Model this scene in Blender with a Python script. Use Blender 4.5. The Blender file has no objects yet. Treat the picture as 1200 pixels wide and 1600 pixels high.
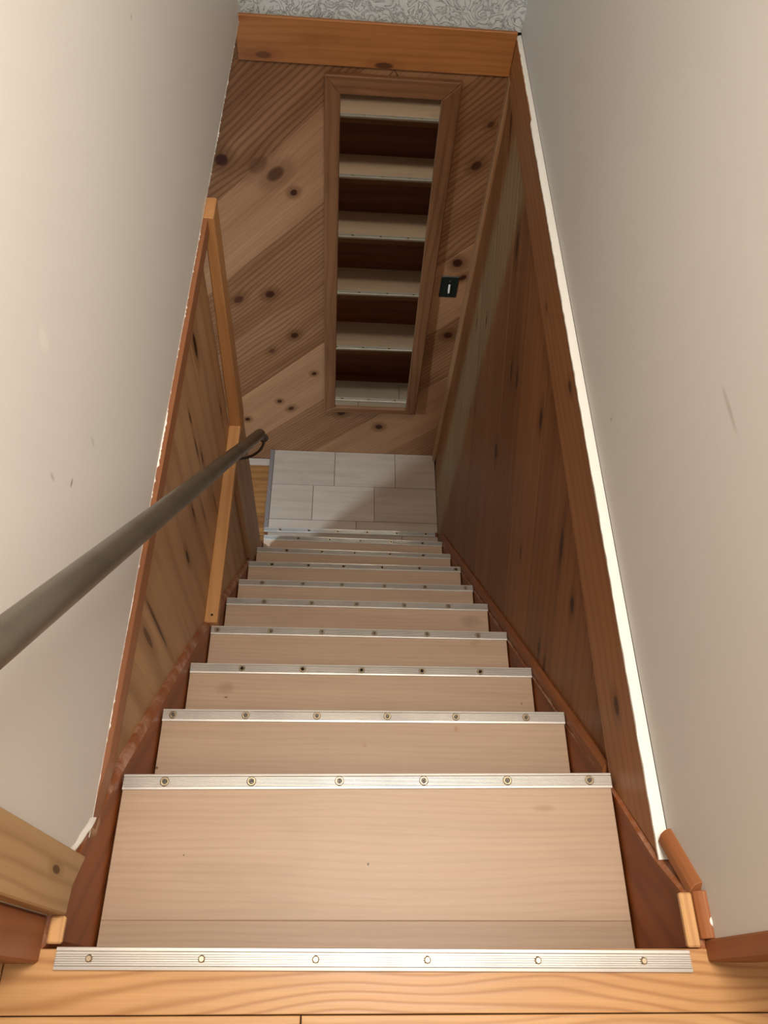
import bpy, bmesh, math, random
from mathutils import Vector, Matrix
random.seed(7)
S = 0.87            # metres per authoring unit (the width of a stair tread)
sc = bpy.context.scene
# ------------------------------------------------------------------ camera
cd = bpy.data.cameras.new('camera'); cam = bpy.data.objects.new('camera', cd)
sc.collection.objects.link(cam); sc.camera = cam
cd.sensor_fit = 'HORIZONTAL'; cd.sensor_width = 36.0; cd.lens = 36.0*1219.9/1200.0
cd.clip_start = 0.02
R_ = Vector((0.9979, -0.0034, 0.0654)); U_ = Vector((-0.0317, 0.849, 0.5274)); F_ = Vector((0.0573, 0.5283, -0.8471))
M = Matrix((R_, U_, -F_)).transposed().to_4x4()
M.translation = Vector((-0.085, -0.163, 1.3797))*S
cam.matrix_world = M
# ------------------------------------------------------------------ world, lights, exposure
w = bpy.data.worlds.new('world'); sc.world = w; w.use_nodes = True
w.node_tree.nodes['Background'].inputs[0].default_value = (0.95, 0.85, 0.72, 1)
w.node_tree.nodes['Background'].inputs[1].default_value = 0.05
sc.view_settings.view_transform = 'Standard'; sc.view_settings.look = 'None'
sc.view_settings.exposure = 0.0; sc.view_settings.gamma = 1.0; sc.view_settings.use_curve_mapping = False
def area(name, loc, size, power, col, rot=(0, 0, 0)):
    l = bpy.data.lights.new(name, 'AREA'); l.shape = 'DISK'; l.size = size*S; l.energy = power; l.color = col
    o = bpy.data.objects.new(name, l); o.location = Vector(loc)*S; o.rotation_euler = rot
    sc.collection.objects.link(o); return o
area('ceiling_lamp', (0.16, 0.30, 2.35), 0.7, 33, (1.0, 0.91, 0.80))
area('upper_floor_fill', (0.3, -0.75, 2.70), 0.6, 12, (1.0, 0.90, 0.78))  # added fill light for the upper floor, not a known fixture
area('lower_room_lamp', (-1.55, 0.95, -0.18), 0.20, 52, (0.66, 0.83, 1.0))

# ------------------------------------------------------------------ node helpers
class NT:
    def __init__(s, name):
        s.m = bpy.data.materials.new(name); s.m.use_nodes = True
        s.t = s.m.node_tree; s.t.nodes.clear()
        s.out = s.t.nodes.new('ShaderNodeOutputMaterial'); s.b = s.t.nodes.new('ShaderNodeBsdfPrincipled')
        s.t.links.new(s.b.outputs[0], s.out.inputs[0])
    def n(s, typ, **kw):
        nd = s.t.nodes.new(typ)
        for k, v in kw.items(): setattr(nd, k, v)
        return nd
    def put(s, sock, v):
        if isinstance(v, bpy.types.NodeSocket): s.t.links.new(v, sock)
        elif v is not None:
            if isinstance(v, (tuple, list)) and len(v) == 3 and sock.type == 'RGBA': v = (*v, 1)
            sock.default_value = v
    def math(s, op, a, b=0.0, c=None, clamp=False):
        nd = s.n('ShaderNodeMath', operation=op); nd.use_clamp = clamp
        s.put(nd.inputs[0], a); s.put(nd.inputs[1], b)
        if c is not None: s.put(nd.inputs[2], c)
        return nd.outputs[0]
    def mix(s, f, a, b, blend='MIX'):
        nd = s.n('ShaderNodeMix', data_type='RGBA', blend_type=blend)
        s.put(nd.inputs[0], f); s.put(nd.inputs[6], a); s.put(nd.inputs[7], b); return nd.outputs[2]
    def comb(s, x, y, z=0.0):
        nd = s.n('ShaderNodeCombineXYZ'); s.put(nd.inputs[0], x); s.put(nd.inputs[1], y); s.put(nd.inputs[2], z); return nd.outputs[0]
    def noise(s, vec, scale, w=None, detail=3, rough=.55):
        nd = s.n('ShaderNodeTexNoise', noise_dimensions='4D' if w is not None else '3D')
        s.put(nd.inputs['Vector'], vec); nd.inputs['Scale'].default_value = scale
        nd.inputs['Detail'].default_value = detail; nd.inputs['Roughness'].default_value = rough
        if w is not None: s.put(nd.inputs['W'], w)
        return nd.outputs['Fac']
    def ramp(s, f, a, b):   # smooth 0..1 between a and b
        nd = s.n('ShaderNodeMapRange', interpolation_type='SMOOTHSTEP'); s.put(nd.inputs[0], f)
        nd.inputs[1].default_value = a; nd.inputs[2].default_value = b
        return nd.outputs[0]
    def bump(s, h, strength, dist):
        nd = s.n('ShaderNodeBump'); nd.inputs['Strength'].default_value = strength; nd.inputs['Distance'].default_value = dist
        s.put(nd.inputs['Height'], h); s.put(s.b.inputs['Normal'], nd.outputs[0])

def wood(name, dark, light, ringcol, knotcol=(.045, .012, .005), knots=(), rf=26, fine=90, rough=.42, random_knots=0.0,
         bump=.25, spec=.4, warpamt=.10, spot=(), worn=None, pale_streak=None, blotch=0.0):
    """object colour: r = tone dark..light, g = strength of the growth rings, b = seed, uv: u along the grain, v across"""
    k = NT(name)
    uv = k.n('ShaderNodeUVMap').outputs[0]; sp = k.n('ShaderNodeSeparateXYZ'); k.put(sp.inputs[0], uv)
    u, v = sp.outputs[0], sp.outputs[1]
    oi = k.n('ShaderNodeObjectInfo'); cs = k.n('ShaderNodeSeparateColor'); k.put(cs.inputs[0], oi.outputs['Color'])
    tone, ring_s, seed = cs.outputs[0], cs.outputs[1], k.math('MULTIPLY', cs.outputs[2], 100.0)
    warp = k.noise(k.comb(k.math('MULTIPLY', u, .9), k.math('MULTIPLY', v, 3.0)), 1.3, seed, 2)
    vw = k.math('MULTIPLY_ADD', warp, warpamt, v)
    mind = None; knot_mask = None
    for (ku, kv, a, b, ks) in knots:
        dx = k.math('DIVIDE', k.math('SUBTRACT', u, ku), a); dy = k.math('DIVIDE', k.math('SUBTRACT', v, kv), b)
        d2 = k.math('ADD', k.math('MULTIPLY', dx, dx), k.math('MULTIPLY', dy, dy))
        # growth rings swirl round the knot
        sw = k.math('DIVIDE', b*1.1, k.math('ADD', k.math('MULTIPLY', d2, 0.30), 1.0))
        vw = k.math('ADD', vw, sw)
        mk = k.math('MULTIPLY', k.ramp(d2, 1.5, 0.45), ks)
        knot_mask = mk if knot_mask is None else k.math('MAXIMUM', knot_mask, mk)
        halo = k.math('MULTIPLY', k.ramp(d2, 9.0, 0.6), .55*ks)
        mind = halo if mind is None else k.math('MAXIMUM', mind, halo)
    if random_knots:
        vo = k.n('ShaderNodeTexVoronoi', voronoi_dimensions='4D'); k.put(vo.inputs['W'], seed)
        k.put(vo.inputs['Vector'], k.comb(k.math('MULTIPLY', u, .62), v)); vo.inputs['Scale'].default_value = 3.2
        mk = k.ramp(vo.outputs['Distance'], .085*random_knots, .045*random_knots)
        hl = k.math('MULTIPLY', k.ramp(vo.outputs['Distance'], .30*random_knots, .05), .5)
        vw = k.math('ADD', vw, k.math('MULTIPLY', hl, .08))
        knot_mask = mk if knot_mask is None else k.math('MAXIMUM', knot_mask, mk)
        mind = hl if mind is None else k.math('MAXIMUM', mind, hl)
    jit = k.noise(k.comb(k.math('MULTIPLY', u, 3.0), k.math('MULTIPLY', v, 30.0)), 1.0, seed, 2)
    ph = k.math('MULTIPLY_ADD', jit, 1.6, k.math('MULTIPLY', vw, rf*6.2832))
    ring = k.math('MULTIPLY_ADD', k.math('SINE', ph), .5, .5)
    ring = k.math('POWER', ring, 3.0)
    fin = k.noise(k.comb(k.math('MULTIPLY', u, 2.2), k.math('MULTIPLY', v, fine)), 1.0, seed, 3, .7)
    fin2 = k.math('SUBTRACT', fin, .5)
    wide = k.noise(k.comb(k.math('MULTIPLY', u, .8), k.math('MULTIPLY', v, 9.0)), 1.0, seed, 2)
    t = k.math('ADD', tone, k.math('MULTIPLY', fin2, .75))
    t = k.math('ADD', t, k.math('MULTIPLY', k.math('SUBTRACT', wide, .5), .9), clamp=True)
    col = k.mix(t, dark, light)
    if pale_streak:      # (plane u-v line) a paler streak across the boards
        su, sv = pale_streak['dir']; c = k.math('ADD', k.math('MULTIPLY', u, su), k.math('MULTIPLY', v, sv))
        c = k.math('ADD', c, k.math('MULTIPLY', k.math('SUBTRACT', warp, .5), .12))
        m1 = k.math('MULTIPLY', k.ramp(c, pale_streak['a'], pale_streak['a']+.10), k.ramp(c, pale_streak['b'], pale_streak['b']-.12))
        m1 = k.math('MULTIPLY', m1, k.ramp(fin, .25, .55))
        col = k.mix(k.math('MULTIPLY', m1, .75), col, pale_streak['col'])
    if blotch:
        bl = k.noise(k.comb(k.math('MULTIPLY', u, 3.0), k.math('MULTIPLY', v, 8.0)), 1.0, seed, 4)
        col = k.mix(k.math('MULTIPLY', k.ramp(bl, .52, .75), blotch), col, tuple(c*.55 for c in dark))
    if worn:
        geo = k.n('ShaderNodeNewGeometry').outputs['Position']
        wn = k.noise(geo, 18.0, None, 5, .65)
        col = k.mix(k.math('MULTIPLY', k.ramp(wn, .42, .68), .8), col, worn)
    col = k.mix(k.math('MULTIPLY', ring, ring_s), col, ringcol)
    if knot_mask is not None:
        col = k.mix(mind, col, ringcol)
        col = k.mix(knot_mask, col, knotcol)
    if spot: col = spots(k, col, spot)
    k.put(k.b.inputs['Base Color'], col)
    k.put(k.b.inputs['Roughness'], k.math('MULTIPLY_ADD', fin, .25, rough-.1))
    k.b.inputs['Specular IOR Level'].default_value = spec
    hgt = k.math('SUBTRACT', k.math('MULTIPLY', fin, .5), k.math('MULTIPLY', ring, k.math('MULTIPLY', ring_s, .8)))
    k.bump(hgt, bump, .0012)
    return k.m

def spots(k, col, lst):
    """small marks at fixed places: (x, y, z, rx, ry, rz, colour, strength)"""
    geo = k.n('ShaderNodeNewGeometry').outputs['Position']; sp = k.n('ShaderNodeSeparateXYZ'); k.put(sp.inputs[0], geo)
    nz = k.noise(geo, 60, None, 3)
    for x, y, z, rx, ry, rz, c, st_ in lst:
        d2 = None
        for o, a, r in ((sp.outputs[0], x, rx), (sp.outputs[1], y, ry), (sp.outputs[2], z, rz)):
            d = k.math('MULTIPLY', k.math('SUBTRACT', o, a*S), 1/(r*S)); d = k.math('MULTIPLY', d, d)
            d2 = d if d2 is None else k.math('ADD', d2, d)
        m = k.ramp(k.math('ADD', d2, k.math('MULTIPLY', nz, 1.2)), 1.9, .4)
        col = k.mix(k.math('MULTIPLY', m, st_), col, c)
    return col
def paint(name, col, bscale=35, bstr=.12, rough=.55, marks=0.0, swirl=False, bd=.002, spot=()):
    k = NT(name); co = k.n('ShaderNodeTexCoord').outputs['Object']
    n1 = k.noise(co, bscale, None, 4); n2 = k.noise(co, 2.2, None, 3)
    c = k.mix(k.math('MULTIPLY', k.math('SUBTRACT', n2, .35), .35, clamp=True), col, tuple(x*.9 for x in col))
    if marks:
        vo = k.n('ShaderNodeTexVoronoi'); k.put(vo.inputs['Vector'], co); vo.inputs['Scale'].default_value = 6.5
        sel = k.ramp(k.noise(co, 3.0, None, 1), .56, .62)
        m = k.math('MULTIPLY', k.ramp(vo.outputs['Distance'], .05, .03), sel)
        c = k.mix(k.math('MULTIPLY', m, marks), c, (.95, .92, .86))
    if spot: c = spots(k, c, spot)
    k.put(k.b.inputs['Base Color'], c); k.b.inputs['Roughness'].default_value = rough
    k.b.inputs['Specular IOR Level'].default_value = .35
    if swirl:
        wv = k.n('ShaderNodeTexNoise'); k.put(wv.inputs['Vector'], co); wv.inputs['Scale'].default_value = 17
        wv.inputs['Distortion'].default_value = 3.5; wv.inputs['Detail'].default_value = 3
        n1 = k.ramp(k.math('ABSOLUTE', k.math('SUBTRACT', wv.outputs['Fac'], .5)), .0, .045)
        n1 = k.math('SUBTRACT', 1.0, n1)
    k.bump(n1, bstr, bd)
    return k.m

def metal(name, col, rough, met=1.0, brushed=False, smudge=0.0):
    k = NT(name); co = k.n('ShaderNodeTexCoord').outputs['Object']
    n = k.noise(co, 9, None, 4); sp = k.n('ShaderNodeSeparateXYZ'); k.put(sp.inputs[0], co)
    br = k.noise(k.comb(k.math('MULTIPLY', sp.outputs[0], 3.0), k.math('MULTIPLY', sp.outputs[1], 300.0), k.math('MULTIPLY', sp.outputs[2], 300.0)), 1.0, None, 2)
    c = k.mix(k.math('MULTIPLY', k.ramp(n, .4, .75), smudge), col, tuple(x*.6 for x in col))
    if brushed: c = k.mix(k.math('MULTIPLY', br, .12), c, tuple(x*.6 for x in col))
    k.put(k.b.inputs['Base Color'], c); k.b.inputs['Metallic'].default_value = met
    k.put(k.b.inputs['Roughness'], k.math('MULTIPLY_ADD', n, .2, rough-.1))
    return k.m

# knots at the places where the boards have them: (u, v, half length, half width, darkness)
KE = [(-.791,-.221,.045,.026,.75),(-.814,-.144,.05,.03,.45),(-.798,-.335,.017,.014,1),(-.911,-.027,.030,.026,1),(-1.457,-.575,.03,.018,.8),
      (-1.313,-.656,.026,.02,1),(-1.43,-.933,.022,.018,1),(-1.607,-.932,.02,.014,.6),(-1.567,-1.213,.014,.012,1),(-1.891,-1.246,.014,.012,1),
      (-1.888,-1.336,.02,.014,.9),(-2.162,-1.231,.017,.014,1),(-1.691,-1.566,.028,.02,1),(-1.614,-1.816,.022,.022,1),(-.492,-1.119,.024,.024,1),
      (-.527,-1.209,.022,.013,1),(-.818,-1.473,.024,.022,1),(-.124,-.757,.024,.018,.9),(.028,-.646,.016,.012,.7),(-.30,.12,.02,.014,.8)]
KR = [(1.177,-1.823,.045,.016,1),(.422,-1.919,.032,.022,1),(.62,-1.271,.030,.014,1),(.74,-1.752,.035,.010,1),(.718,-1.647,.03,.012,1),
      (.31,-.93,.05,.014,.9),(.196,-.786,.022,.014,1),(-.038,-1.055,.02,.01,1),(-.062,-.984,.03,.009,.9),(.927,-2.343,.018,.008,1),
      (.921,-2.592,.022,.008,.9),(.516,-2.603,.02,.007,.8),(.53,-2.46,.02,.007,.8),(1.647,-2.117,.05,.012,.8),(.166,-1.385,.025,.007,.8),(.027,-2.629,.02,.007,.8)]
KB = [(.356,-.191,.022,.012,.9),(1.195,-.15,.02,.010,.8),(1.573,-.229,.015,.008,.6)]
# left boards stand upright: u = z, v = y
KL0 = [(-.281,1.408,.05,.016,1),(-.356,1.209,.026,.006,1),(-.49,1.203,.05,.006,.9),(-.586,1.238,.03,.007,.9),(-.574,1.035,.035,.007,.9),
      (-.585,.893,.035,.010,1),(-.719,1.125,.05,.006,.5),(-.30,.53,.06,.010,.7),(-.77,1.576,.03,.008,.7),(-.908,1.268,.07,.006,.6),(-.36,.59,.14,.006,.8)]
KL = [(1.38+(a-1.38)*1.038, -.163+(b+.163)*1.038, c, d, e) for a, b, c, d, e in KL0]
PATCH = [(-.507, .108, -.135, .03, .030, .036, (.56, .36, .21), .9)]   # pale bare-wood patch on the left stringer
m_end = wood('knotty_pine_end_wall', (.155, .055, .019), (.43, .222, .106), (.10, .036, .010), spec=.2, knots=KE, rf=46, fine=90, rough=.5, warpamt=.10)
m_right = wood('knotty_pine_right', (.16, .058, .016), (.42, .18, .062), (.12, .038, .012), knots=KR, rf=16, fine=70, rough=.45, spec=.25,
               pale_streak=dict(dir=(.7071, -.7071), a=2.15, b=2.62, col=(.40, .31, .16)))
m_left = wood('pine_left', (.36, .185, .080), (.66, .41, .215), (.24, .105, .042), knots=KL, rf=9, fine=40, rough=.48, spec=.25)
m_board = wood('stained_pine_trim', (.25, .10, .034), (.47, .21, .080), (.16, .055, .02), knots=[(a, b, c, d, e) for a, b, c, d, e in KB], rf=30, fine=45, rough=.45, spec=.3)
m_header = wood('stained_pine_header', (.28, .095, .024), (.54, .22, .065), (.24, .075, .018), knots=[(.03, -.222, .035, .012, .8), (-.42,-.21,.03,.012,.6)], rf=40, fine=45, rough=.45, blotch=.4, warpamt=.06)
m_frame = wood('mirror_frame_wood', (.13, .050, .019), (.27, .122, .050), (.09, .032, .012), rf=30, fine=60, rough=.5, blotch=.5, spec=.25)
m_stud = wood('fresh_pine_stud', (.48, .22, .075), (.70, .39, .17), (.40, .17, .05), rf=30, fine=35, rough=.55, blotch=.35, spec=.25)
m_cap = wood('red_brown_trim', (.25, .09, .035), (.42, .18, .08), (.18, .06, .02), rf=20, fine=50, rough=.5, blotch=.4)
m_stringer = wood('red_brown_stringer', (.19, .046, .009), (.42, .125, .028), (.09, .022, .006), spot=PATCH, random_knots=.55, rf=14, fine=35, rough=.42, spec=.2, blotch=.6)
m_worn = wood('worn_stringer_edge', (.27, .080, .026), (.42, .15, .055), (.2, .06, .02), spot=PATCH, spec=.2, rf=9, fine=35, rough=.42, worn=(.60, .38, .28))
m_riser = wood('dark_riser', (.11, .028, .010), (.21, .065, .022), (.07, .016, .006), random_knots=.6, rf=14, fine=30, rough=.45)
m_tread = wood('pale_vinyl_plank', (.40, .268, .178), (.60, .43, .305), (.34, .22, .14), rf=70, fine=95, rough=.42, bump=.12, blotch=.15, warpamt=.07,
    spot=[(-.007,.058,-.27,.0022,.003,.01,(.05,.03,.02),1),(-.363,.072,-.27,.002,.002,.01,(.1,.05,.03),1),(.352,.165,-.27,.03,.008,.01,(.34,.2,.11),.4),
    (-.497,.301,-.54,.005,.004,.01,(.06,.03,.02),1),(-.395,.592,-.811,.03,.02,.01,(.33,.22,.14),.6),(-.39,.565,-.811,.006,.002,.01,(.06,.03,.02),1),
    (-.004,.36,-.54,.006,.004,.01,(.4,.22,.12),.7),(.222,.403,-.54,.006,.010,.01,(.38,.2,.1),.7),(.462,.561,-.811,.002,.004,.01,(.2,.08,.03),1),
    (.227,1.34,-1.621,.03,.02,.01,(.30,.2,.13),.5),(.43,1.062,-1.351,.05,.03,.01,(.30,.2,.13),.5),(.39,.863,-1.081,.02,.02,.01,(.35,.22,.14),.4)])
m_tile = wood('grey_white_plank_tile', (.34, .26, .195), (.52, .42, .33), (.27, .20, .145), rf=14, fine=40, rough=.38, bump=.06, blotch=.25)
m_oak = wood('honey_oak_floor', (.46, .215, .080), (.74, .43, .19), (.36, .15, .048), rf=60, fine=110, rough=.35, warpamt=.24)
m_oakd = wood('old_oak_floor', (.20, .08, .022), (.40, .185, .058), (.12, .045, .012), rf=22, fine=50, rough=.4, blotch=.7)
m_casing = wood('dark_door_casing', (.24, .078, .026), (.42, .16, .060), (.15, .045, .015), rf=24, fine=45, rough=.48, blotch=.6, spec=.25)
m_jamb = wood('pale_jamb_board', (.38, .235, .11), (.60, .41, .22), (.30, .17, .07), rf=36, fine=50, rough=.55, knots=[(.095,-.005,.018,.006,.8)], warpamt=.10, spec=.2)
m_white = paint('wall_paint', (.75, .735, .70), marks=.5, spot=[(-.5,.516,.347,.02,.010,.004,(.22,.18,.14),.8),(-.5,.478,.419,.02,.005,.012,(.35,.3,.25),.5),
    (-.5,.611,.561,.02,.016,.022,(.85,.82,.77),.7),(-.5,1.386,.604,.02,.008,.006,(.3,.25,.2),.5),(-.5,.629,.304,.02,.006,.014,(.4,.35,.3),.4),
    (.526,.626,.454,.02,.055,.006,(.42,.37,.32),.5),(.526,.954,.019,.02,.006,.006,(.4,.35,.3),.6)])
m_ledge = paint('gloss_white_paint', (.95, .92, .86), 60, .4, .4, bd=.003)
m_plaster = paint('swirled_plaster', (.66, .70, .70), swirl=True, bstr=.9, rough=.45, bd=.004)
m_ceil = paint('ceiling_paint', (.75, .72, .66))
m_alu = metal('brushed_aluminium', (.70, .66, .61), .42, .5, True, .3)
m_edge = metal('grey_edge_strip', (.34, .31, .31), .5, .7)
m_pipe = metal('worn_grey_steel', (.150, .130, .100), .36, .6, False, .8)
m_screw = metal('screw_steel', (.62, .52, .36), .35, 1.0)
m_dark = paint('dark_recess', (.02, .014, .01), rough=.6)
m_black = paint('black_plastic', (.012, .018, .014), bstr=.0, rough=.35)
m_cream = paint('cream_plastic', (.80, .77, .68), bstr=.0, rough=.35)
kk = NT('mirror_glass'); kk.b.inputs['Metallic'].default_value = 1; kk.b.inputs['Roughness'].default_value = .015
kk.b.inputs['Base Color'].default_value = (.80, .84, .78, 1); m_mirror = kk.m
kk = NT('foil'); kk.b.inputs['Base Color'].default_value = (.9, .88, .82, 1); kk.b.inputs['Roughness'].default_value = .5; m_chip = kk.m

# ------------------------------------------------------------------ geometry helpers (units of tread width, scaled on build)
def link(name, me, mats, parent=None, col=None):
    o = bpy.data.objects.new(name, me); sc.collection.objects.link(o)
    if mats:
        for m in (mats if isinstance(mats, (list, tuple)) else [mats]):
            if m and not me.materials or len(me.materials) < (len(mats) if isinstance(mats, (list, tuple)) else 1): me.materials.append(m)
    if parent: o.parent = parent
    o.color = (*(col or (random.uniform(.35, .65), .3, random.random())), 1)
    return o
def finish(bm, name, mats, parent, uvf, col=None, bevel=0.0, seg=1, smooth=False):
    if bevel:
        bmesh.ops.bevel(bm, geom=list(bm.edges), offset=bevel, segments=seg, affect='EDGES', profile=.6)
    bmesh.ops.recalc_face_normals(bm, faces=bm.faces)
    uvl = bm.loops.layers.uv.new('UVMap')
    for f in bm.faces:
        f.smooth = smooth
        for l in f.loops: l[uvl].uv = uvf(l.vert.co, f.normal)
    me = bpy.data.meshes.new(name)
    for v in bm.verts: v.co *= S
    bm.to_mesh(me); bm.free()
    return link(name, me, mats, parent, col)
def grain(ax):
    g = Vector({'x': (1, 0, 0), 'y': (0, 1, 0), 'z': (0, 0, 1)}.get(ax, ax) if isinstance(ax, str) else ax).normalized()
    def f(co, n):
        c = n.cross(g)
        if c.length < .3: a = g.orthogonal().normalized(); b = g.cross(a); return (co.dot(a)*.3, co.dot(b))
        # keep v continuous in position along the dominant cross axis
        i = max(range(3), key=lambda q: abs(c[q])); s = 1 if c[i] > 0 else -1
        return (co.dot(g), co.dot(c.normalized())*s)
    return f
def box(name, X, Y, Z, mat, parent=None, ax='x', col=None, bevel=.003, uvf=None):
    bm = bmesh.new()
    vs = [bm.verts.new((x, y, z)) for x in X for y in Y for z in Z]
    for q in ((0,1,3,2),(4,6,7,5),(0,4,5,1),(2,3,7,6),(0,2,6,4),(1,5,7,3)): bm.faces.new([vs[i] for i in q])
    return finish(bm, name, mat, parent, uvf or grain(ax), col, bevel)
def hexa(name, pts, mat, parent=None, ax='z', col=None, bevel=.003):
    """pts: 4 bottom corners then 4 top corners, both in the same turning order"""
    bm = bmesh.new(); v = [bm.verts.new(p) for p in pts]
    bm.faces.new(v[0:4]); bm.faces.new(v[4:8])
    for i in range(4): bm.faces.new((v[i], v[(i+1) % 4], v[4+(i+1) % 4], v[4+i]))
    return finish(bm, name, mat, parent, grain(ax), col, bevel)
def prism(name, poly, to3, d0, d1, mat, parent=None, uvf=None, col=None, chamfer=0.0, bevel=0.0):
    """poly in plane coords; to3(a,b,d) -> point; d0 = visible face, d1 = back; chamfer insets the visible face (convex polys)"""
    bm = bmesh.new(); n = len(poly)
    if chamfer:
        ins = inset(poly, chamfer)
        r0 = [bm.verts.new(to3(a, b, d0)) for a, b in ins]; dm = d0+(d1-d0)*min(.5, chamfer/abs(d1-d0)*1.2)
        r1 = [bm.verts.new(to3(a, b, dm)) for a, b in poly]; r2 = [bm.verts.new(to3(a, b, d1)) for a, b in poly]
        rings = [r0, r1, r2]
    else:
        rings = [[bm.verts.new(to3(a, b, d)) for a, b in poly] for d in (d0, d1)]
    bm.faces.new(rings[0]); bm.faces.new(list(reversed(rings[-1])))
    for A, B in zip(rings, rings[1:]):
        for i in range(n): bm.faces.new((A[i], A[(i+1) % n], B[(i+1) % n], B[i]))
    return finish(bm, name, mat, parent, uvf, col, bevel)
def inset(poly, d):
    n = len(poly); area2 = sum(poly[i][0]*poly[(i+1) % n][1]-poly[(i+1) % n][0]*poly[i][1] for i in range(n))
    s = 1 if area2 > 0 else -1; out = []
    for i in range(n):
        p0, p1, p2 = Vector(poly[i-1]), Vector(poly[i]), Vector(poly[(i+1) % n])
        e1, e2 = (p1-p0).normalized(), (p2-p1).normalized()
        n1, n2 = Vector((-e1.y, e1.x))*s, Vector((-e2.y, e2.x))*s
        m = n1+n2; k = m.length_squared
        q = p1 + (m*(2*d/k) if k > .05 else n1*d); out.append((q.x, q.y))
    return out
def clip(poly, a, b, c):   # keep a*x+b*y<=c
    out = []
    for i in range(len(poly)):
        p, q = poly[i-1], poly[i]; fp, fq = a*p[0]+b*p[1]-c, a*q[0]+b*q[1]-c
        if (fp <= 0) != (fq <= 0):
            t = fp/(fp-fq); out.append((p[0]+t*(q[0]-p[0]), p[1]+t*(q[1]-p[1])))
        if fq <= 0: out.append(q)
    res = []
    for q in out:
        if not res or (abs(q[0]-res[-1][0])+abs(q[1]-res[-1][1])) > 1e-4: res.append(q)
    if len(res) > 1 and (abs(res[0][0]-res[-1][0])+abs(res[0][1]-res[-1][1])) < 1e-4: res.pop()
    return res
def tube(name, pts, r, mat, parent=None, n=16, caps=True, r2=None):
    bm = bmesh.new(); rings = []; pts = [Vector(p) for p in pts]
    up = Vector((1, 0, 0))
    for i, p in enumerate(pts):
        t = (pts[min(i+1, len(pts)-1)]-pts[max(i-1, 0)]).normalized()
        if abs(t.dot(up)) > .95: up = Vector((0, 0, 1))
        a = (up-t*up.dot(t)).normalized(); b = t.cross(a); up = a
        rr = r if r2 is None else r+(r2-r)*i/(len(pts)-1)
        rings.append([bm.verts.new(p+(a*math.cos(2*math.pi*j/n)+b*math.sin(2*math.pi*j/n))*rr) for j in range(n)])
    for A, B in zip(rings, rings[1:]):
        for j in range(n): bm.faces.new((A[j], A[(j+1) % n], B[(j+1) % n], B[j]))
    if caps: bm.faces.new(rings[0]); bm.faces.new(rings[-1])
    g = (pts[-1]-pts[0]).normalized() if len(pts) > 1 else Vector((0, 0, 1))
    o = finish(bm, name, mat, parent, grain(tuple(g)), None)
    for f in o.data.polygons: f.use_smooth = len(f.vertices) == 4
    return o
def ball(name, c, r, mat, parent=None, sq=(1, 1, 1)):
    bm = bmesh.new(); bmesh.ops.create_uvsphere(bm, u_segments=20, v_segments=12, radius=r)
    for v in bm.verts: v.co = Vector((v.co.x*sq[0], v.co.y*sq[1], v.co.z*sq[2]))+Vector(c)
    return finish(bm, name, mat, parent, grain('z'), smooth=True)
def empty(name, loc, label=None, cat=None, group=None, kind=None):
    o = bpy.data.objects.new(name, None); sc.collection.objects.link(o)
    o.empty_display_size = .05
    tag(o, label, cat, group, kind); return o
def tag(o, label=None, cat=None, group=None, kind=None):
    if label: o['label'] = label
    if cat: o['category'] = cat
    if group: o['group'] = group
    if kind: o['kind'] = kind
    return o
def struct(name, label, cat): return empty(name, (0, 0, 0), label, cat, None, 'structure')

RUN, RISE = 0.2253, 0.2702
YW = 2.8276                        # end wall
# ------------------------------------------------------------------ white walls, ceilings
wl = struct('wall_left', 'off-white painted stairwell wall on the left, above the panelling', 'wall')
prism('painted_upper_wall', [(.02, .012), (.10, -.099), (YW+.1, -.099), (YW+.1, 2.75), (.02, 2.75)], lambda a, b, d: (d, a, b), -.50, -.61, m_white, wl, grain('y'))
box('wall_core', (-.61, -.534), (-.10, 1.78), (-2.97, -.100), m_dark, wl, bevel=0)
wr = struct('wall_right', 'off-white painted stairwell wall on the right, above the panelling', 'wall')
px = lambda a, b, d: (d, a, b)
prism('painted_upper_wall', [(-.086, .0), (-.018, .0), (.078, -.088), (YW+.1, -.088), (YW+.1, 2.75), (-.086, 2.75)], px, .5262, .66, m_white, wr, grain('y'))
box('wall_core', (.532, .66), (-.10, YW+.1), (-3.0, -.09), m_dark, wr, bevel=0)
we = struct('wall_end', 'end wall at the bottom of the stairs, clad in diagonal knotty boards', 'wall')
box('plaster_upper_wall', (-.64, .66), (YW+.012, YW+.12), (-.085, 2.75), m_plaster, we, bevel=0)
box('wall_core', (-2.6, .66), (YW+.022, YW+.12), (-3.0, -.085), m_dark, we, bevel=0)
c1 = struct('ceiling', 'white ceiling high over the stairwell', 'ceiling')
box('ceiling_panel', (-2.6, 2.6), (-3.2, YW+.12), (2.75, 2.85), m_ceil, c1, bevel=0)
wb = struct('wall_back', 'painted walls of the upper room behind the camera', 'wall')
box('wall_panel', (-2.6, 2.6), (-3.3, -3.2), (0, 2.75), m_white, wb, bevel=0)
box('wall_panel', (-2.7, -2.6), (-3.2, 0), (0, 2.75), m_white, wb, bevel=0)
box('wall_panel', (2.6, 2.7), (-3.2, 0), (0, 2.75), m_white, wb, bevel=0)
box('wall_panel', (-2.6, -.60), (-.0982, .0), (0, 2.75), m_white, wb, bevel=0)
box('wall_panel', (.66, 2.6), (-.0982, .0), (0, 2.75), m_white, wb, bevel=0)
box('wall_panel', (-.61, -.5140), (-.0535, .02), (0, 2.75), m_white, wl, bevel=0)
wlo = struct('wall_lower', 'painted walls of the lower room left of the landing', 'wall')
box('wall_panel', (-2.7, -2.6), (-.1, YW), (-3.0, -.11), m_white, wlo, bevel=0)
box('wall_panel', (-2.6, -.64), (-.2, -.1), (-3.0, -.11), m_white, wlo, bevel=0)
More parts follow.
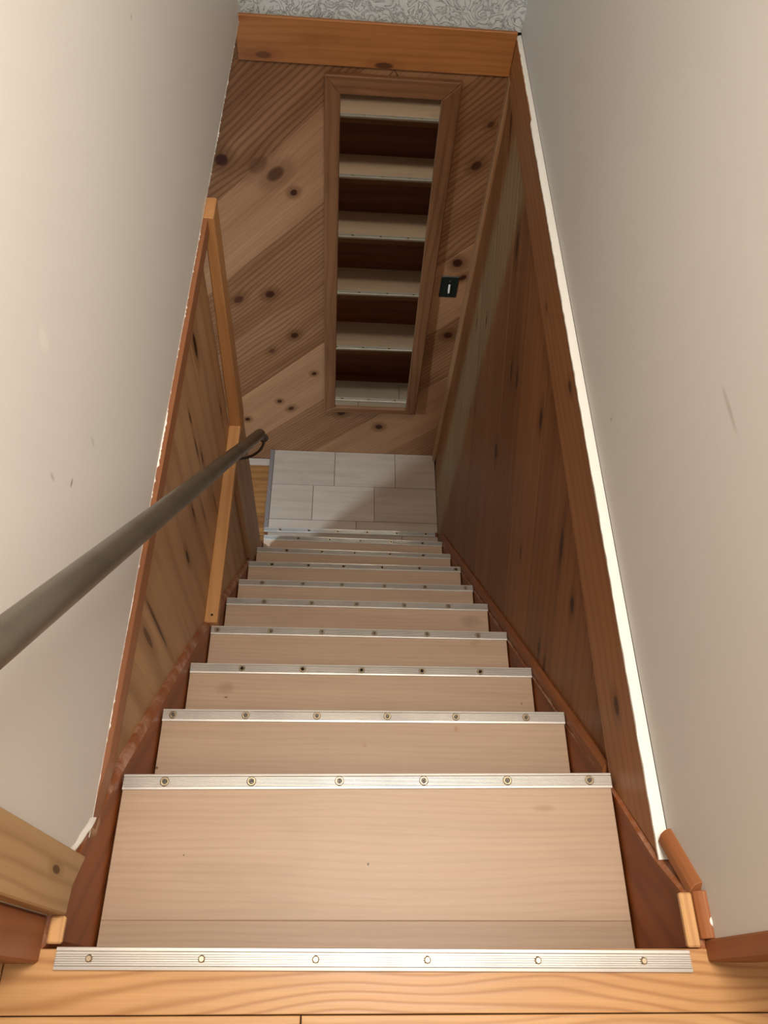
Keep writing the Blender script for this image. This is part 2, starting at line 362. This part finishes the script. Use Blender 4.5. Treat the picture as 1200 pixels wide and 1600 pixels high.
cl = struct('ceiling_lower', 'white ceiling of the lower room left of the landing', 'ceiling')
box('ceiling_panel', (-2.6, -.64), (-.1, YW), (-.11, -.05), m_ceil, cl, bevel=0)

# end wall boards: 45 degree bands, seams at z - x = c
rt = 2**.5
uvE = lambda co, n: ((co.x+co.z)/rt, (co.z-co.x)/rt+co.y-YW)
pE = lambda a, b, d: (a, d, b)
seams = [1.2, .73, .284, -.205, -.645, -1.075, -1.525, -1.985, -2.45, -2.90, -3.35]
tones = [(.4,.5), (.35,.45), (.32,.62), (.66,.10), (.36,.55), (.40,.52), (.85,.10), (.45,.45), (.80,.15), (.55,.4), (.5, .4)]
right_tone = {3: (.25, .6), 4: (.20, .8), 5: (.25, .7), 6: (.40, .45), 7: (.5, .35), 8: (.6, .2)}
for i, (a, b) in enumerate(zip(seams, seams[1:])):
    P = [(-2.4, -2.80), (-.52, -2.80), (-.52, -2.703), (.52, -2.703), (.52, -.15), (-2.4, -.15)]
    P = [(-2.4, -2.80), (.52, -2.80), (.52, -.15), (-2.4, -.15)]
    P = clip(P, -1, 1, a); P = clip(P, 1, -1, -b)
    if len(P) < 3: continue
    t, g = tones[i]
    prism('plank', P, pE, YW, YW+.02, m_end, we, uvE, (t, g, .13*i % 1), chamfer=.0022)
# header board, corner trim
hd = box('trim_1', (-.515, .509), (YW-.016, YW), (-.235, -.074), m_header, None, 'x', (.5, .25, .4), .003)
tag(hd, 'wide orange-stained board across the top of the end wall', 'trim', kind='structure')
ct = box('trim_2', (.506, .522), (2.775, YW-.001), (-2.70, -.235), m_left, None, 'z', (.25, .2, .7), .002)
tag(ct, 'narrow vertical corner strip between end wall and right panelling', 'trim', kind='structure')

# ------------------------------------------------------------------ right panelling: 45 degree boards
uvR = lambda co, n: ((co.y+co.z)/rt, (co.z-co.y)/rt+co.x-.521)
wp = struct('wall_panelling_right', 'diagonal knotty pine boards below the right wall ledge', 'panelling')
sR = [-.30, -.835, -1.28, -1.75, -2.20, -2.66, -3.12, -3.58, -4.04, -4.5, -4.96, -5.4]
for i, (a, b) in enumerate(zip(sR, sR[1:])):
    P = [(-.05, -.14), (YW, -.14), (YW, -2.72), (2.15, -2.72), (-.05, -.25)]
    P = clip(P, -1, 1, a); P = clip(P, 1, -1, -b)
    if len(P) < 3: continue
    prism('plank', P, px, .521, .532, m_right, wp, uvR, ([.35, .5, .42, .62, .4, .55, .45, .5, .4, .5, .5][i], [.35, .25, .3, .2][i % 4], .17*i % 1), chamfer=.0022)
bo = prism('trim_3', [(.045, -.099), (YW-.017, -.099), (YW-.017, -.262), (.225, -.30)], px, .5085, .5205, m_board, None, lambda co, n: (co.y, co.z+co.x-.5085), (.45, .3, .3), chamfer=.002)
tag(bo, 'long stained board with ring knots under the white ledge on the right', 'trim', kind='structure')
# white ledge with a ragged painted edge, sloping up to the wall
bm = bmesh.new(); N = 150; rows = []
for i in range(N+1):
    y = .045+(YW+.01-.045)*i/N; j = random.uniform(-.0010, .0010)+(.002 if random.random() < .05 else 0)
    narrow = .55 if y > 2.3 else 1
    rows.append([bm.verts.new(p) for p in ((.5065+j*.5+.012*(1-narrow), y, -.106), (.506+j+.012*(1-narrow), y, -.0985), (.515, y, -.0965), (.5265, y, -.0925), (.5265, y, -.106))])
for A, B in zip(rows, rows[1:]):
    for q in range(4): bm.faces.new((A[q], A[q+1], B[q+1], B[q]))
bm.faces.new(rows[0]); bm.faces.new(rows[-1])
tag(finish(bm, 'trim_4', m_ledge, None, grain('y')), 'bright white painted ledge strip with a ragged edge on the right', 'trim', kind='structure')

# ------------------------------------------------------------------ left panelling
lp = struct('wall_panelling_left', 'upright pale pine boards below the left wall', 'panelling')
uvL = lambda co, n: (co.z, co.y+(co.x+.523))
sk = lambda y: -1.2*y+.03
sL = [.06, .17, .468, .769, 1.10, 1.418, 1.733]
toneL = [(.45, .2), (.5, .35), (.6, .22), (.5, .3), (.66, .22), (.5, .35)]
for i, (a, b) in enumerate(zip(sL, sL[1:])):
    zt = -.11
    prism('plank', [(a, zt), (b, zt), (b, sk(b)-.05), (a, sk(a)-.05)], px, -.523, -.533, m_left, lp, uvL, (*toneL[i], .21*i % 1), chamfer=.0018)
prism('plank', [(1.635, -1.09), (1.93, -1.09), (1.93, sk(1.93)-.02), (1.87, sk(1.93)-.045), (1.635, sk(1.635)-.03)], px, -.503, -.522, m_left, lp, uvL, (.42, .15, .9), chamfer=.002)
# cap board with chipped paint line
cp = prism('trim_5', [(-.523, .085), (-.505, .096), (-.490, .21), (-.486, 1.725), (-.523, 1.725)], lambda a, b, d: (a, b, d), -.0992, -.147, m_cap, None, grain('y'), (.35, .25, .2), chamfer=.0015)
tag(cp, 'red-brown cap strip along the bottom edge of the left white wall', 'trim', kind='structure')
bm = bmesh.new(); rows = []; N = 520; dr = 0
for i in range(N+1):
    y = .075+(2.81-.075)*i/N; dr = dr*.8+random.uniform(-.0011, .0011)
    wdt = max(.0008, (.0008+dr*.5+(.002 if random.random() < .05 else 0))) + (.0035 if .86 < y < 1.02 else 0)*random.uniform(.4, 1)
    rows.append([bm.verts.new(p) for p in ((-.5005, y, -.0975), (-.5005+wdt, y, -.0975), (-.5005+wdt, y, -.1005), (-.5005, y, -.1005))])
for A, B in zip(rows, rows[1:]):
    for q in range(4): bm.faces.new((A[q], A[(q+1) % 4], B[(q+1) % 4], B[q]))
bm.faces.new(rows[0]); bm.faces.new(rows[-1])
tag(finish(bm, 'trim_6', m_ledge, None, grain('y')), 'ragged line of white paint between left wall and cap strip', 'trim', kind='structure')
bm = bmesh.new(); rows = []
path = [(.034, -.008, .001), (.047, -.026, .003), (.060, -.044, .004), (.073, -.058, .0055), (.085, -.075, .006), (.097, -.092, .005), (.108, -.104, .002)]
for y, z, wd in path:
    rows.append([bm.verts.new(p) for p in ((-.5005, y-.004, z+.020+random.uniform(-.006, .008)), (-.4990, y, z+.010), (-.4985+wd+random.uniform(-.0015, .0015), y+.002, z-.004), (-.499+wd*.6, y+.003, z-.012), (-.505, y, z-.016))])
for A, B in zip(rows, rows[1:]):
    for q in range(5): bm.faces.new((A[q], A[(q+1) % 5], B[(q+1) % 5], B[q]))
bm.faces.new(rows[0]); bm.faces.new(rows[-1])
tag(finish(bm, 'trim_7', m_ledge, None, grain('y'), bevel=.001), 'messy white caulk smear where the left wall meets the stringer', 'trim', kind='structure')

# stud end post and ledge board
ps = hexa('wooden_post', [(-.5225, 1.7275, -1.090), (-.4765, 1.7275, -1.090), (-.4765, 1.8185, -1.090), (-.5225, 1.8185, -1.090),
                          (-.4995, 1.7275, -.0955), (-.4695, 1.7275, -.0955), (-.4695, 1.8185, -.0955), (-.4995, 1.8185, -.0955)], m_stud, None, 'z', (.25, .2, .15), .003)
tag(ps, 'upright pale pine post at the far end of the left panelling', 'post')
lb = box('ledge_board', (-.5225, -.4785), (.898, 1.7265), (-1.090, -1.048), m_stud, None, 'y', (.55, .3, .62), .003)
tag(lb, 'orange pine board lying level along the left panelling, below the handrail', 'board')
tube('nail_hole', [(-.498, .925, -1.0483), (-.498, .925, -1.0468)], .0045, m_dark, lb, 8)

# ------------------------------------------------------------------ staircase
st = empty('staircase', (0, 0, 0), 'steep straight staircase with pale plank treads and ribbed aluminium nosings', 'staircase')
NL = {1:(.222,.2368),2:(.4425,.4517),3:(.665,.6706),4:(.8993,.9007),5:(1.1329,1.1334),6:(1.3491,1.3482),7:(1.5806,1.5812),8:(1.8079,1.7991),9:(2.0374,2.0259)}
SC = {0: [-0.438, -0.271, -0.099, 0.072, 0.244, 0.411], 1: [-0.418, -0.245, -0.067, 0.106, 0.28, 0.453], 2: [-0.475, -0.299, -0.124, 0.051, 0.223, 0.401], 3: [-0.352, -0.177, -0.005, 0.173, 0.346], 4: [-0.479, -0.302, -0.13, 0.047, 0.226, 0.4], 5: [-0.359, -0.179, -0.008, 0.175, 0.346], 6: [-0.401, -0.23, -0.064, 0.119, 0.293, 0.468], 7: [-0.392, -0.221, -0.056, 0.126, 0.303, 0.477], 8: [-0.348, -0.167, 0.001, 0.184, 0.357], 9: [-0.309, -0.134, 0.039, 0.212, 0.39], 10: [-0.436, -0.263, -0.089, 0.089, 0.269, 0.445]}
# screw: ring head with a dark socket, shared mesh
bm = bmesh.new(); R = [(.0095, 0), (.0095, .0012), (.0078, .0024), (.0062, .0024), (.0048, .0010)]
rings = [[bm.verts.new((r*math.cos(2*math.pi*j/14), r*math.sin(2*math.pi*j/14), z)) for j in range(14)] for r, z in R]
for A, B in zip(rings, rings[1:]):
    for j in range(14): bm.faces.new((A[j], A[(j+1) % 14], B[(j+1) % 14], B[j]))
f = bm.faces.new(rings[-1]); f.material_index = 1
for v in bm.verts: v.co *= S
scm = bpy.data.meshes.new('screw'); bm.to_mesh(scm); bm.free(); scm.materials.append(m_screw); scm.materials.append(m_dark)
bm = bmesh.new(); rings = [[bm.verts.new((r*math.cos(2*math.pi*j/12)*S, r*math.sin(2*math.pi*j/12)*S, z*S)) for j in range(12)] for r, z in [(.0056, 0), (.0052, .0018), (.0036, .0036)]]
for A, B in zip(rings, rings[1:]):
    for j in range(12): bm.faces.new((A[j], A[(j+1) % 12], B[(j+1) % 12], B[j]))
bm.faces.new(rings[-1]); scd = bpy.data.meshes.new('screw_dome'); bm.to_mesh(scd); bm.free(); scd.materials.append(m_screw)
def screws(parent, xs, yf, z, mesh=scm):
    for x in xs:
        o = bpy.data.objects.new('screw', mesh); sc.collection.objects.link(o); o.parent = parent
        o.location = Vector((x, yf(x), z))*S; o.rotation_euler = (0, 0, random.uniform(0, 6))
def nosing(x0, x1, yl, yr, z, parent, depth=.031, xs=(), miter=False, mesh=scm, name='nosing_strip', lip=.006):
    """ribbed aluminium profile; yl, yr = front edge at x=-.5 and x=.5"""
    prof = [(0.0, -lip), (0.0, .002), (-.001, .0042), (-.0052, .0046)]
    ribs = 6; a0, a1 = -.0066, -(depth-.0062); p = (a1-a0)/ribs
    for i in range(ribs):
        q = a0+p*i; prof += [(q, .0012), (q+p*.34, .0012), (q+p*.46, .0050), (q+p*.92, .0050)]
    prof += [(a1, .0022), (a1-.001, .0046), (-(depth-.0008), .0040), (-depth, .0004), (-depth, .0), (-.003, 0), (-.003, -lip)]
    bm = bmesh.new(); yf = lambda x: yl+(yr-yl)*(x+.5); rr = []
    for x in (x0, x1):
        rr.append([bm.verts.new((x+((-d if miter else 0) if x == x0 else 0), yf(x)+d, z+h)) for d, h in prof])
    for i in range(len(prof)): j = (i+1) % len(prof); bm.faces.new((rr[0][i], rr[0][j], rr[1][j], rr[1][i]))
    bm.faces.new(rr[0]); bm.faces.new(rr[1])
    o = finish(bm, name, m_alu, parent, grain('x'))
    screws(o, xs, lambda x: yf(x)-depth*.5, z+.0040, mesh)
    return o
for n in range(1, 10):
    yl, yr = NL[n]; z = -RISE*n; zt = z
    yb = -.115 if n == 1 else NL[n-1][0]-.052
    ybf = yb
    def tread_poly(name, ya, yb_l, yb_r, ins, col):
        P = [(-.5, ya), (.4985, ya), (.4985, yb_r), (-.5, yb_l)]
        return prism(name, P, lambda a, b, d: (a, b, d), z, z-.012, m_tread, st, lambda co, nn: (co.x+n*.37, co.y+co.z-n*.2), col, chamfer=ins)
    if n == 1:
        tread_poly('tread', -.040, yl-.003, yr-.003, .0012, (.55, .15, .31))
        tread_poly('tread', -.118, -.040, -.040, .0012, (.40, .2, .77))
    else:
        tread_poly('tread', ybf, yl-.003, yr-.003, .0008, (random.uniform(.42, .62), .14, random.random()))
    # timber body of the tread, its front edge shows below the nosing
    hexa('tread_body', [(-.5, yb, z-.046), (.4985, yb, z-.046), (.4985, yr-.006, z-.046), (-.5, yl-.006, z-.046),
                        (-.5, yb, z-.012), (.4985, yb, z-.012), (.4985, yr-.006, z-.012), (-.5, yl-.006, z-.012)], m_frame, st, 'x', (.7, .2, random.random()), .002)
    nosing(-.5, .5, yl, yr, z, st, xs=SC[n])
    # riser, set back under the nosing
    box('riser', (-.505, .503), (yl-.052, yl-.040), (z-RISE, z-.046), m_riser, st, 'x', (random.uniform(.3, .7), .35, random.random()), 0)
box('riser', (-.505, .503), (-.13, -.118), (-RISE, -.02), m_riser, st, 'x', (.5, .3, .3), 0)
nosing(-.488, .4868, -.0957, -.1005, .002, st, xs=SC[0], mesh=scd)
# stringers
def stringer(x0, x1, top, side):
    bot = [(2.04, -2.80), (1.80, -2.80), (-.10, -.52)]
    P = top+bot
    return prism('stringer', P, px, x0, x1, [m_stringer, m_worn], st, lambda co, n: ((co.y-1.2*co.z)/1.562, (co.y*1.2+co.z)/1.562+co.x), (.45, .35, .37+.2*side), chamfer=(.006 if side else .016))
topL = [(-.10, -.002), (-.015, -.002), (.036, -.055), (.10, -.105), (.22, -.238), (.72, -.822), (2.02, -2.46)]
sl = stringer(-.505, -.5225, topL, 0)
topR = [(-.10, -.002), (-.022, -.002), (.055, -.115), (.258, -.335), (.42, -.54), (2.04, -2.46)]
sr = stringer(.503, .5205, topR, 1)
for o in (sl, sr):
    for p in o.data.polygons:
        if p.normal.z > .12: p.material_index = 1
prism('stringer', [(-.022, -.006), (.075, -.125), (.075, -.3), (-.022, -.3)], px, .5208, .5325, [m_worn], st, grain('y'), (.4, .2, .4))
# cove moulding on the right stringer
bm = bmesh.new(); rr = []
for (y, z) in ((.255, -.322), (.98, -1.170), (2.085, -2.480)):
    ring = []
    for a, b in ((0, -.012), (0, .014), (-.006, .0165), (-.012, .012), (-.0165, .004), (-.018, -.012)):
        ring.append(bm.verts.new((.5208+a, y+.0+b*.77, z+b*.64)))
    rr.append(ring)
for A, B in zip(rr, rr[1:]):
    for j in range(6): bm.faces.new((A[j], A[(j+1) % 6], B[(j+1) % 6], B[j]))
bm.faces.new(rr[0]); bm.faces.new(rr[-1])
tag(finish(bm, 'trim_8', m_casing, None, grain((0, .64, -.77)), (.2, .2, .5)), 'rounded wood moulding running down the right side of the stairs', 'trim', kind='structure')

# ------------------------------------------------------------------ landing
ld = empty('stair_landing', (0, 0, 0), 'landing of grey-white plank tiles with metal edging at the foot of the stairs', 'landing')
ZL = -2.7017
box('base', (-.53, .52), (1.975, YW-.001), (-2.80, ZL-.008), m_riser, ld, 'x', None, 0)
rows_ = [((2.567, 2.826), (-.51, -.1215, .263, .5195), (.75, .80, .62)), ((2.312, 2.564), (-.51, -.2505, .131, .5195), (.72, .85, .45)), ((2.247, 2.309), (-.51, .02, .5195), (.7, .5)), ((2.06, 2.215), (-.51, .3, .5195), (.4, .5))]
for (ya, yb), xs, tn in rows_:
    for i in range(len(xs)-1):
        P = [(xs[i]+.0012, ya), (xs[i+1]-.0012, ya), (xs[i+1]-.0012, yb), (xs[i]+.0012, yb)]
        sd = random.random()
        prism('tile', P, lambda a, b, d: (a, b, d), ZL, ZL-.008, m_tile, ld, lambda co, nn: (co.x, co.y+co.z), (tn[i]+random.uniform(-.08, .08), .10, sd), chamfer=.0014)
nosing(-.5325, .503, 2.2466, 2.2466, ZL, ld, xs=SC[10], miter=False)
e = prism('edge_strip', [(-.5355, 2.232), (-.510, 2.2475), (-.510, YW-.002), (-.5355, YW-.002)], lambda a, b, d: (a, b, d), ZL+.004, ZL-.02, m_edge, ld, grain('y'), chamfer=.002)
screws(e, [-.523], lambda x: 2.52, ZL+.0035, scd); screws(e, [-.523], lambda x: 2.30, ZL+.0035, scd)
# lower floor of old oak strips
fl = struct('floor_lower', 'old oak strip floor of the lower room left of the landing', 'floor')
box('subfloor', (-2.6, -.53), (-.1, YW), (-2.95, -2.82), m_dark, fl, bevel=0)
ys = [2.826, 2.771, 2.668, 2.601, 2.532, 2.46, 2.388, 2.318, 2.25, 2.18, 2.11, 2.04, 1.97, 1.90]
while ys[-1] > .4: ys.append(ys[-1]-.14)
for i in range(len(ys)-1):
    x0 = -.53
    for x1 in (-.9-.13*(i % 3), -1.7+.2*(i % 2), -2.6):
        mt = m_tile if i == 0 else m_oakd
        prism('floorboard', [(x1+.001, ys[i+1]+.0012), (x0, ys[i+1]+.0012), (x0, ys[i]), (x1+.001, ys[i])], lambda a, b, d: (a, b, d), -2.80, -2.82, mt, fl, lambda co, nn: (co.x, co.y+co.z), (random.uniform(.25, .8), .4, random.random()), chamfer=.0012)
        x0 = x1

# ------------------------------------------------------------------ upper floor
fu = struct('floor', 'honey oak strip floor at the top of the stairs', 'floor')
box('subfloor', (-2.6, 2.6), (-3.2, -.13), (-.12, -.02), m_dark, fu, bevel=0)
prism('floorboard', [(-.563, -.1835), (.66, -.1835), (.66, -.0985), (-.563, -.0985)], lambda a, b, d: (a, b, d), 0, -.02, m_oak, fu, lambda co, nn: (co.x, co.y+co.z), (.55, .6, .22), chamfer=.0012)
prism('floorboard', [(-.9, -.1835), (-.565, -.1835), (-.565, -.0985), (-.9, -.0985)], lambda a, b, d: (a, b, d), 0, -.02, m_oak, fu, lambda co, nn: (co.x, co.y+co.z), (.7, .4, .62), chamfer=.0012)
prism('floorboard', [(.661, -.1835), (1.3, -.1835), (1.3, -.0985), (.661, -.0985)], lambda a, b, d: (a, b, d), 0, -.02, m_oak, fu, lambda co, nn: (co.x, co.y+co.z), (.9, .4, .62), chamfer=.0012)
y = -.185; r = 0
while y > -1.1:
    y2 = y-.0655; cuts = [-2.5, -1.6+.3*(r % 3), -.118 if r == 0 else -.5+.37*((r*7) % 4), .85+.2*(r % 2), 2.5]
    for a, b in zip(cuts, cuts[1:]):
        prism('floorboard', [(a+.001, y2+.0012), (b-.001, y2+.0012), (b-.001, y), (a+.001, y)], lambda q, w_, d: (q, w_, d), 0, -.02, m_oak, fu, lambda co, nn: (co.x+r*.9, co.y+co.z), (random.uniform(.45, .8), .4, random.random()), chamfer=.0012)
    y = y2; r += 1
box('floor_field', (-2.6, 2.6), (-3.2, y), (-.02, -.0005), m_oak, fu, 'x', (.6, .3, .4), 0)

# ------------------------------------------------------------------ casings, jamb and small trims at the stair head
c = box('door_casing', (-.60, -.5125), (-.118, -.0538), (0, 2.35), m_casing, None, 'z', (.4, .35, .1), .004)
tag(c, 'dark red-brown door casing standing on the floor at bottom left', 'casing')
c = box('door_casing', (.5168, .60), (-.1176, -.0862), (0, 2.35), m_casing, None, 'z', (.5, .2, .6), .003)
tag(c, 'red-brown door casing on the oak floor at bottom right', 'casing')
P = [(-.052, -.0), (-.011, -.0), (.036, -.048), (.066, .03), (.066, 2.3), (-.052, 2.3)]
P = [(-.0535, .003), (-.011, .003), (.037, -.048), (.037, 2.3), (-.0535, 2.3)]
jb = prism('jamb_board', P, px, -.4845, -.5135, m_jamb, None, lambda co, n: (co.z, co.y+co.x+.48), (.5, .45, .4), bevel=.0025)
tag(jb, 'pale pine jamb board with an angled lower end at bottom left', 'jamb')
for (x0, x1, y0, y1, sd, lab) in ((-.506, -.4835, -.092, -.0545, .2, 'small pale oak block on the floor under the left jamb board'),
                                  (.4865, .5075, -.097, -.0187, .5, 'pale oak block at the right end of the top nosing')):
    o = box('floor_block', (x0, x1), (y0, y1), (-.004, .008), m_oak, None, 'y', (.85, .4, sd), .0025); tag(o, lab, 'block')
def shoe(name, p0, p1, lab, ext=.012):
    bm = bmesh.new(); rr = []; p0, p1 = Vector(p0), Vector(p1); t = (p1-p0).normalized(); up = Vector((1, 0, 0)).cross(t).normalized()
    if up.z < 0: up = -up
    for p in (p0, p1):
        ring = []
        for a, b in ((0, -.01), (0, .018), (-.006, .018), (-.013, .013), (-.018, .005), (-.020, -.01)): ring.append(bm.verts.new(p+Vector((a, 0, 0))+up*b))
        rr.append(ring)
    for j in range(6): bm.faces.new((rr[0][j], rr[0][(j+1) % 6], rr[1][(j+1) % 6], rr[1][j]))
    bm.faces.new(rr[0]); bm.faces.new(rr[1])
    o = finish(bm, name, m_casing, None, grain(tuple(t)), (.75, .25, random.random()), .001); tag(o, lab, 'moulding'); return o
sh = shoe('shoe_moulding', (.5275, -.0855, .003), (.5275, -.017, .003), 'short level piece of shoe moulding beside the pale block, with a white paint blob')
shoe('shoe_moulding', (.5275, -.0165, .001), (.5275, .082, -.086), 'short sloping piece of shoe moulding below the end of the white ledge')
ball('paint_blob', (.529, -.062, .019), .0075, m_chip, sh, (1, 1.2, .5))

# ------------------------------------------------------------------ handrail
hr = empty('handrail', (0, 0, 0), 'grey steel pipe handrail sloping down the left wall', 'handrail')
d = Vector((0, .62-.0, -.68)); A0 = Vector((-.39, -.19, 1.025)); A1 = Vector((-.39, 1.630, -.972))
pts = [A0+(A1-A0)*t for t in (0, .25, .5, .75, 1)]
tube('rail', pts, .0196, m_pipe, hr, 28)
tdir = (A1-A0).normalized()
ball('end_cap', A1, .0196, m_pipe, hr)
def bracket(t, wallx):
    p = A0+(A1-A0)*t; down = Vector((0, -.74, -.67))
    dn = Vector((0, 0, -1))
    b = ball('bracket_knob', p+Vector((.008, .056, -.092)), .0175, m_pipe, hr)
    tube('bracket_stem', [p+Vector((0, .0, -.01)), p+Vector((.008, .056, -.092))], .011, m_pipe, hr, 14)
    q = p+Vector((.008, .056, -.094)); arc = []
    for i in range(13):
        a = i/12*math.pi/2
        arc.append((q.x-(1-math.cos(a))*(q.x-wallx), q.y, q.z-.14*math.sin(a)))
    tube('bracket_arm', arc, .0055, m_pipe, hr, 10)
    tube('mounting_plate', [(wallx, q.y, q.z-.14), (wallx+.006, q.y, q.z-.14)], .024, m_pipe, hr, 20)
bracket(.985, -.503); bracket(.10, -.50)

# ------------------------------------------------------------------ mirror, hung with its foot standing a little off the wall
mr = empty('wall_mirror', (0, 0, 0), 'tall narrow mirror in a brown mitred wood frame on the end wall', 'mirror')
TILT = math.radians(1.2); zt_, zb_ = -.262, -2.215
def pm(x, z, dpt):   # dpt = distance out from the back plane of the mirror
    h = (zt_-z); off = .004+math.tan(TILT)*h
    return Vector((x, YW-off-dpt*math.cos(TILT), z-dpt*math.sin(TILT)))
OT, OB = (-.1935, .336), (-.1905, .345)          # outer left/right at top and bottom
IT, IB = (-.131, .2625), (-.1275, .2845)
def rail_(name, quad, dpt, axx, col):
    f = [pm(x, z, dpt) for x, z in quad]; b = [pm(x, z, 0) for x, z in quad]
    return hexa(name, [tuple(v) for v in b]+[tuple(v) for v in f], m_frame, mr, axx, col, .0035)
FD = .024; zi_t, zi_b = -.334, -2.172
rail_('top_rail', [(OT[0], zt_), (OT[1], zt_), (IT[1], zi_t), (IT[0], zi_t)], FD, 'x', (.75, .35, .2))
rail_('bottom_rail', [(IB[0], zi_b), (IB[1], zi_b), (OB[1], zb_), (OB[0], zb_)], FD, 'x', (.6, .3, .5))
rail_('left_stile', [(OT[0], zt_), (IT[0], zi_t), (IB[0], zi_b), (OB[0], zb_)], FD, 'z', (.6, .3, .7))
rail_('right_stile', [(IT[1], zi_t), (OT[1], zt_), (OB[1], zb_), (IB[1], zi_b)], FD, 'z', (.5, .4, .9))
g = [(IT[0]-.01, zi_t+.01), (IT[1]+.01, zi_t+.01), (IB[1]+.01, zi_b-.01), (IB[0]-.01, zi_b-.01)]
bm = bmesh.new(); vv = [bm.verts.new(pm(x, z, dd)) for dd in (.006, .012) for x, z in g]
for q in ((0, 1, 2, 3), (4, 7, 6, 5), (0, 4, 5, 1), (1, 5, 6, 2), (2, 6, 7, 3), (3, 7, 4, 0)): bm.faces.new([vv[i] for i in q])
finish(bm, 'mirror_glass', m_mirror, mr, grain('z'))
tube('hanging_wire', [(.055, YW-.006, -.262), (.0695, YW-.006, -.236), (.086, YW-.006, -.262)], .0012, m_dark, mr, 6)

# ------------------------------------------------------------------ light switch
sw = empty('light_switch', (0, 0, 0), 'black light switch plate with a cream toggle on the end wall', 'light switch')
box('plate', (.3785, .4655), (YW-.007, YW), (-1.352, -1.219), m_black, sw, 'z', None, .003)
hexa('toggle', [(.4175, YW-.006, -1.306), (.4275, YW-.006, -1.306), (.4275, YW-.006, -1.266), (.4175, YW-.006, -1.266),
                (.4185, YW-.024, -1.309), (.4265, YW-.024, -1.309), (.4265, YW-.017, -1.284), (.4185, YW-.017, -1.284)], m_cream, sw, 'z', None, .001)['label'] = 'cream toggle'
for z in (-1.247, -1.324): tube('screw', [(.4225, YW-.006, z), (.4225, YW-.0085, z)], .0035, m_screw, sw, 8)
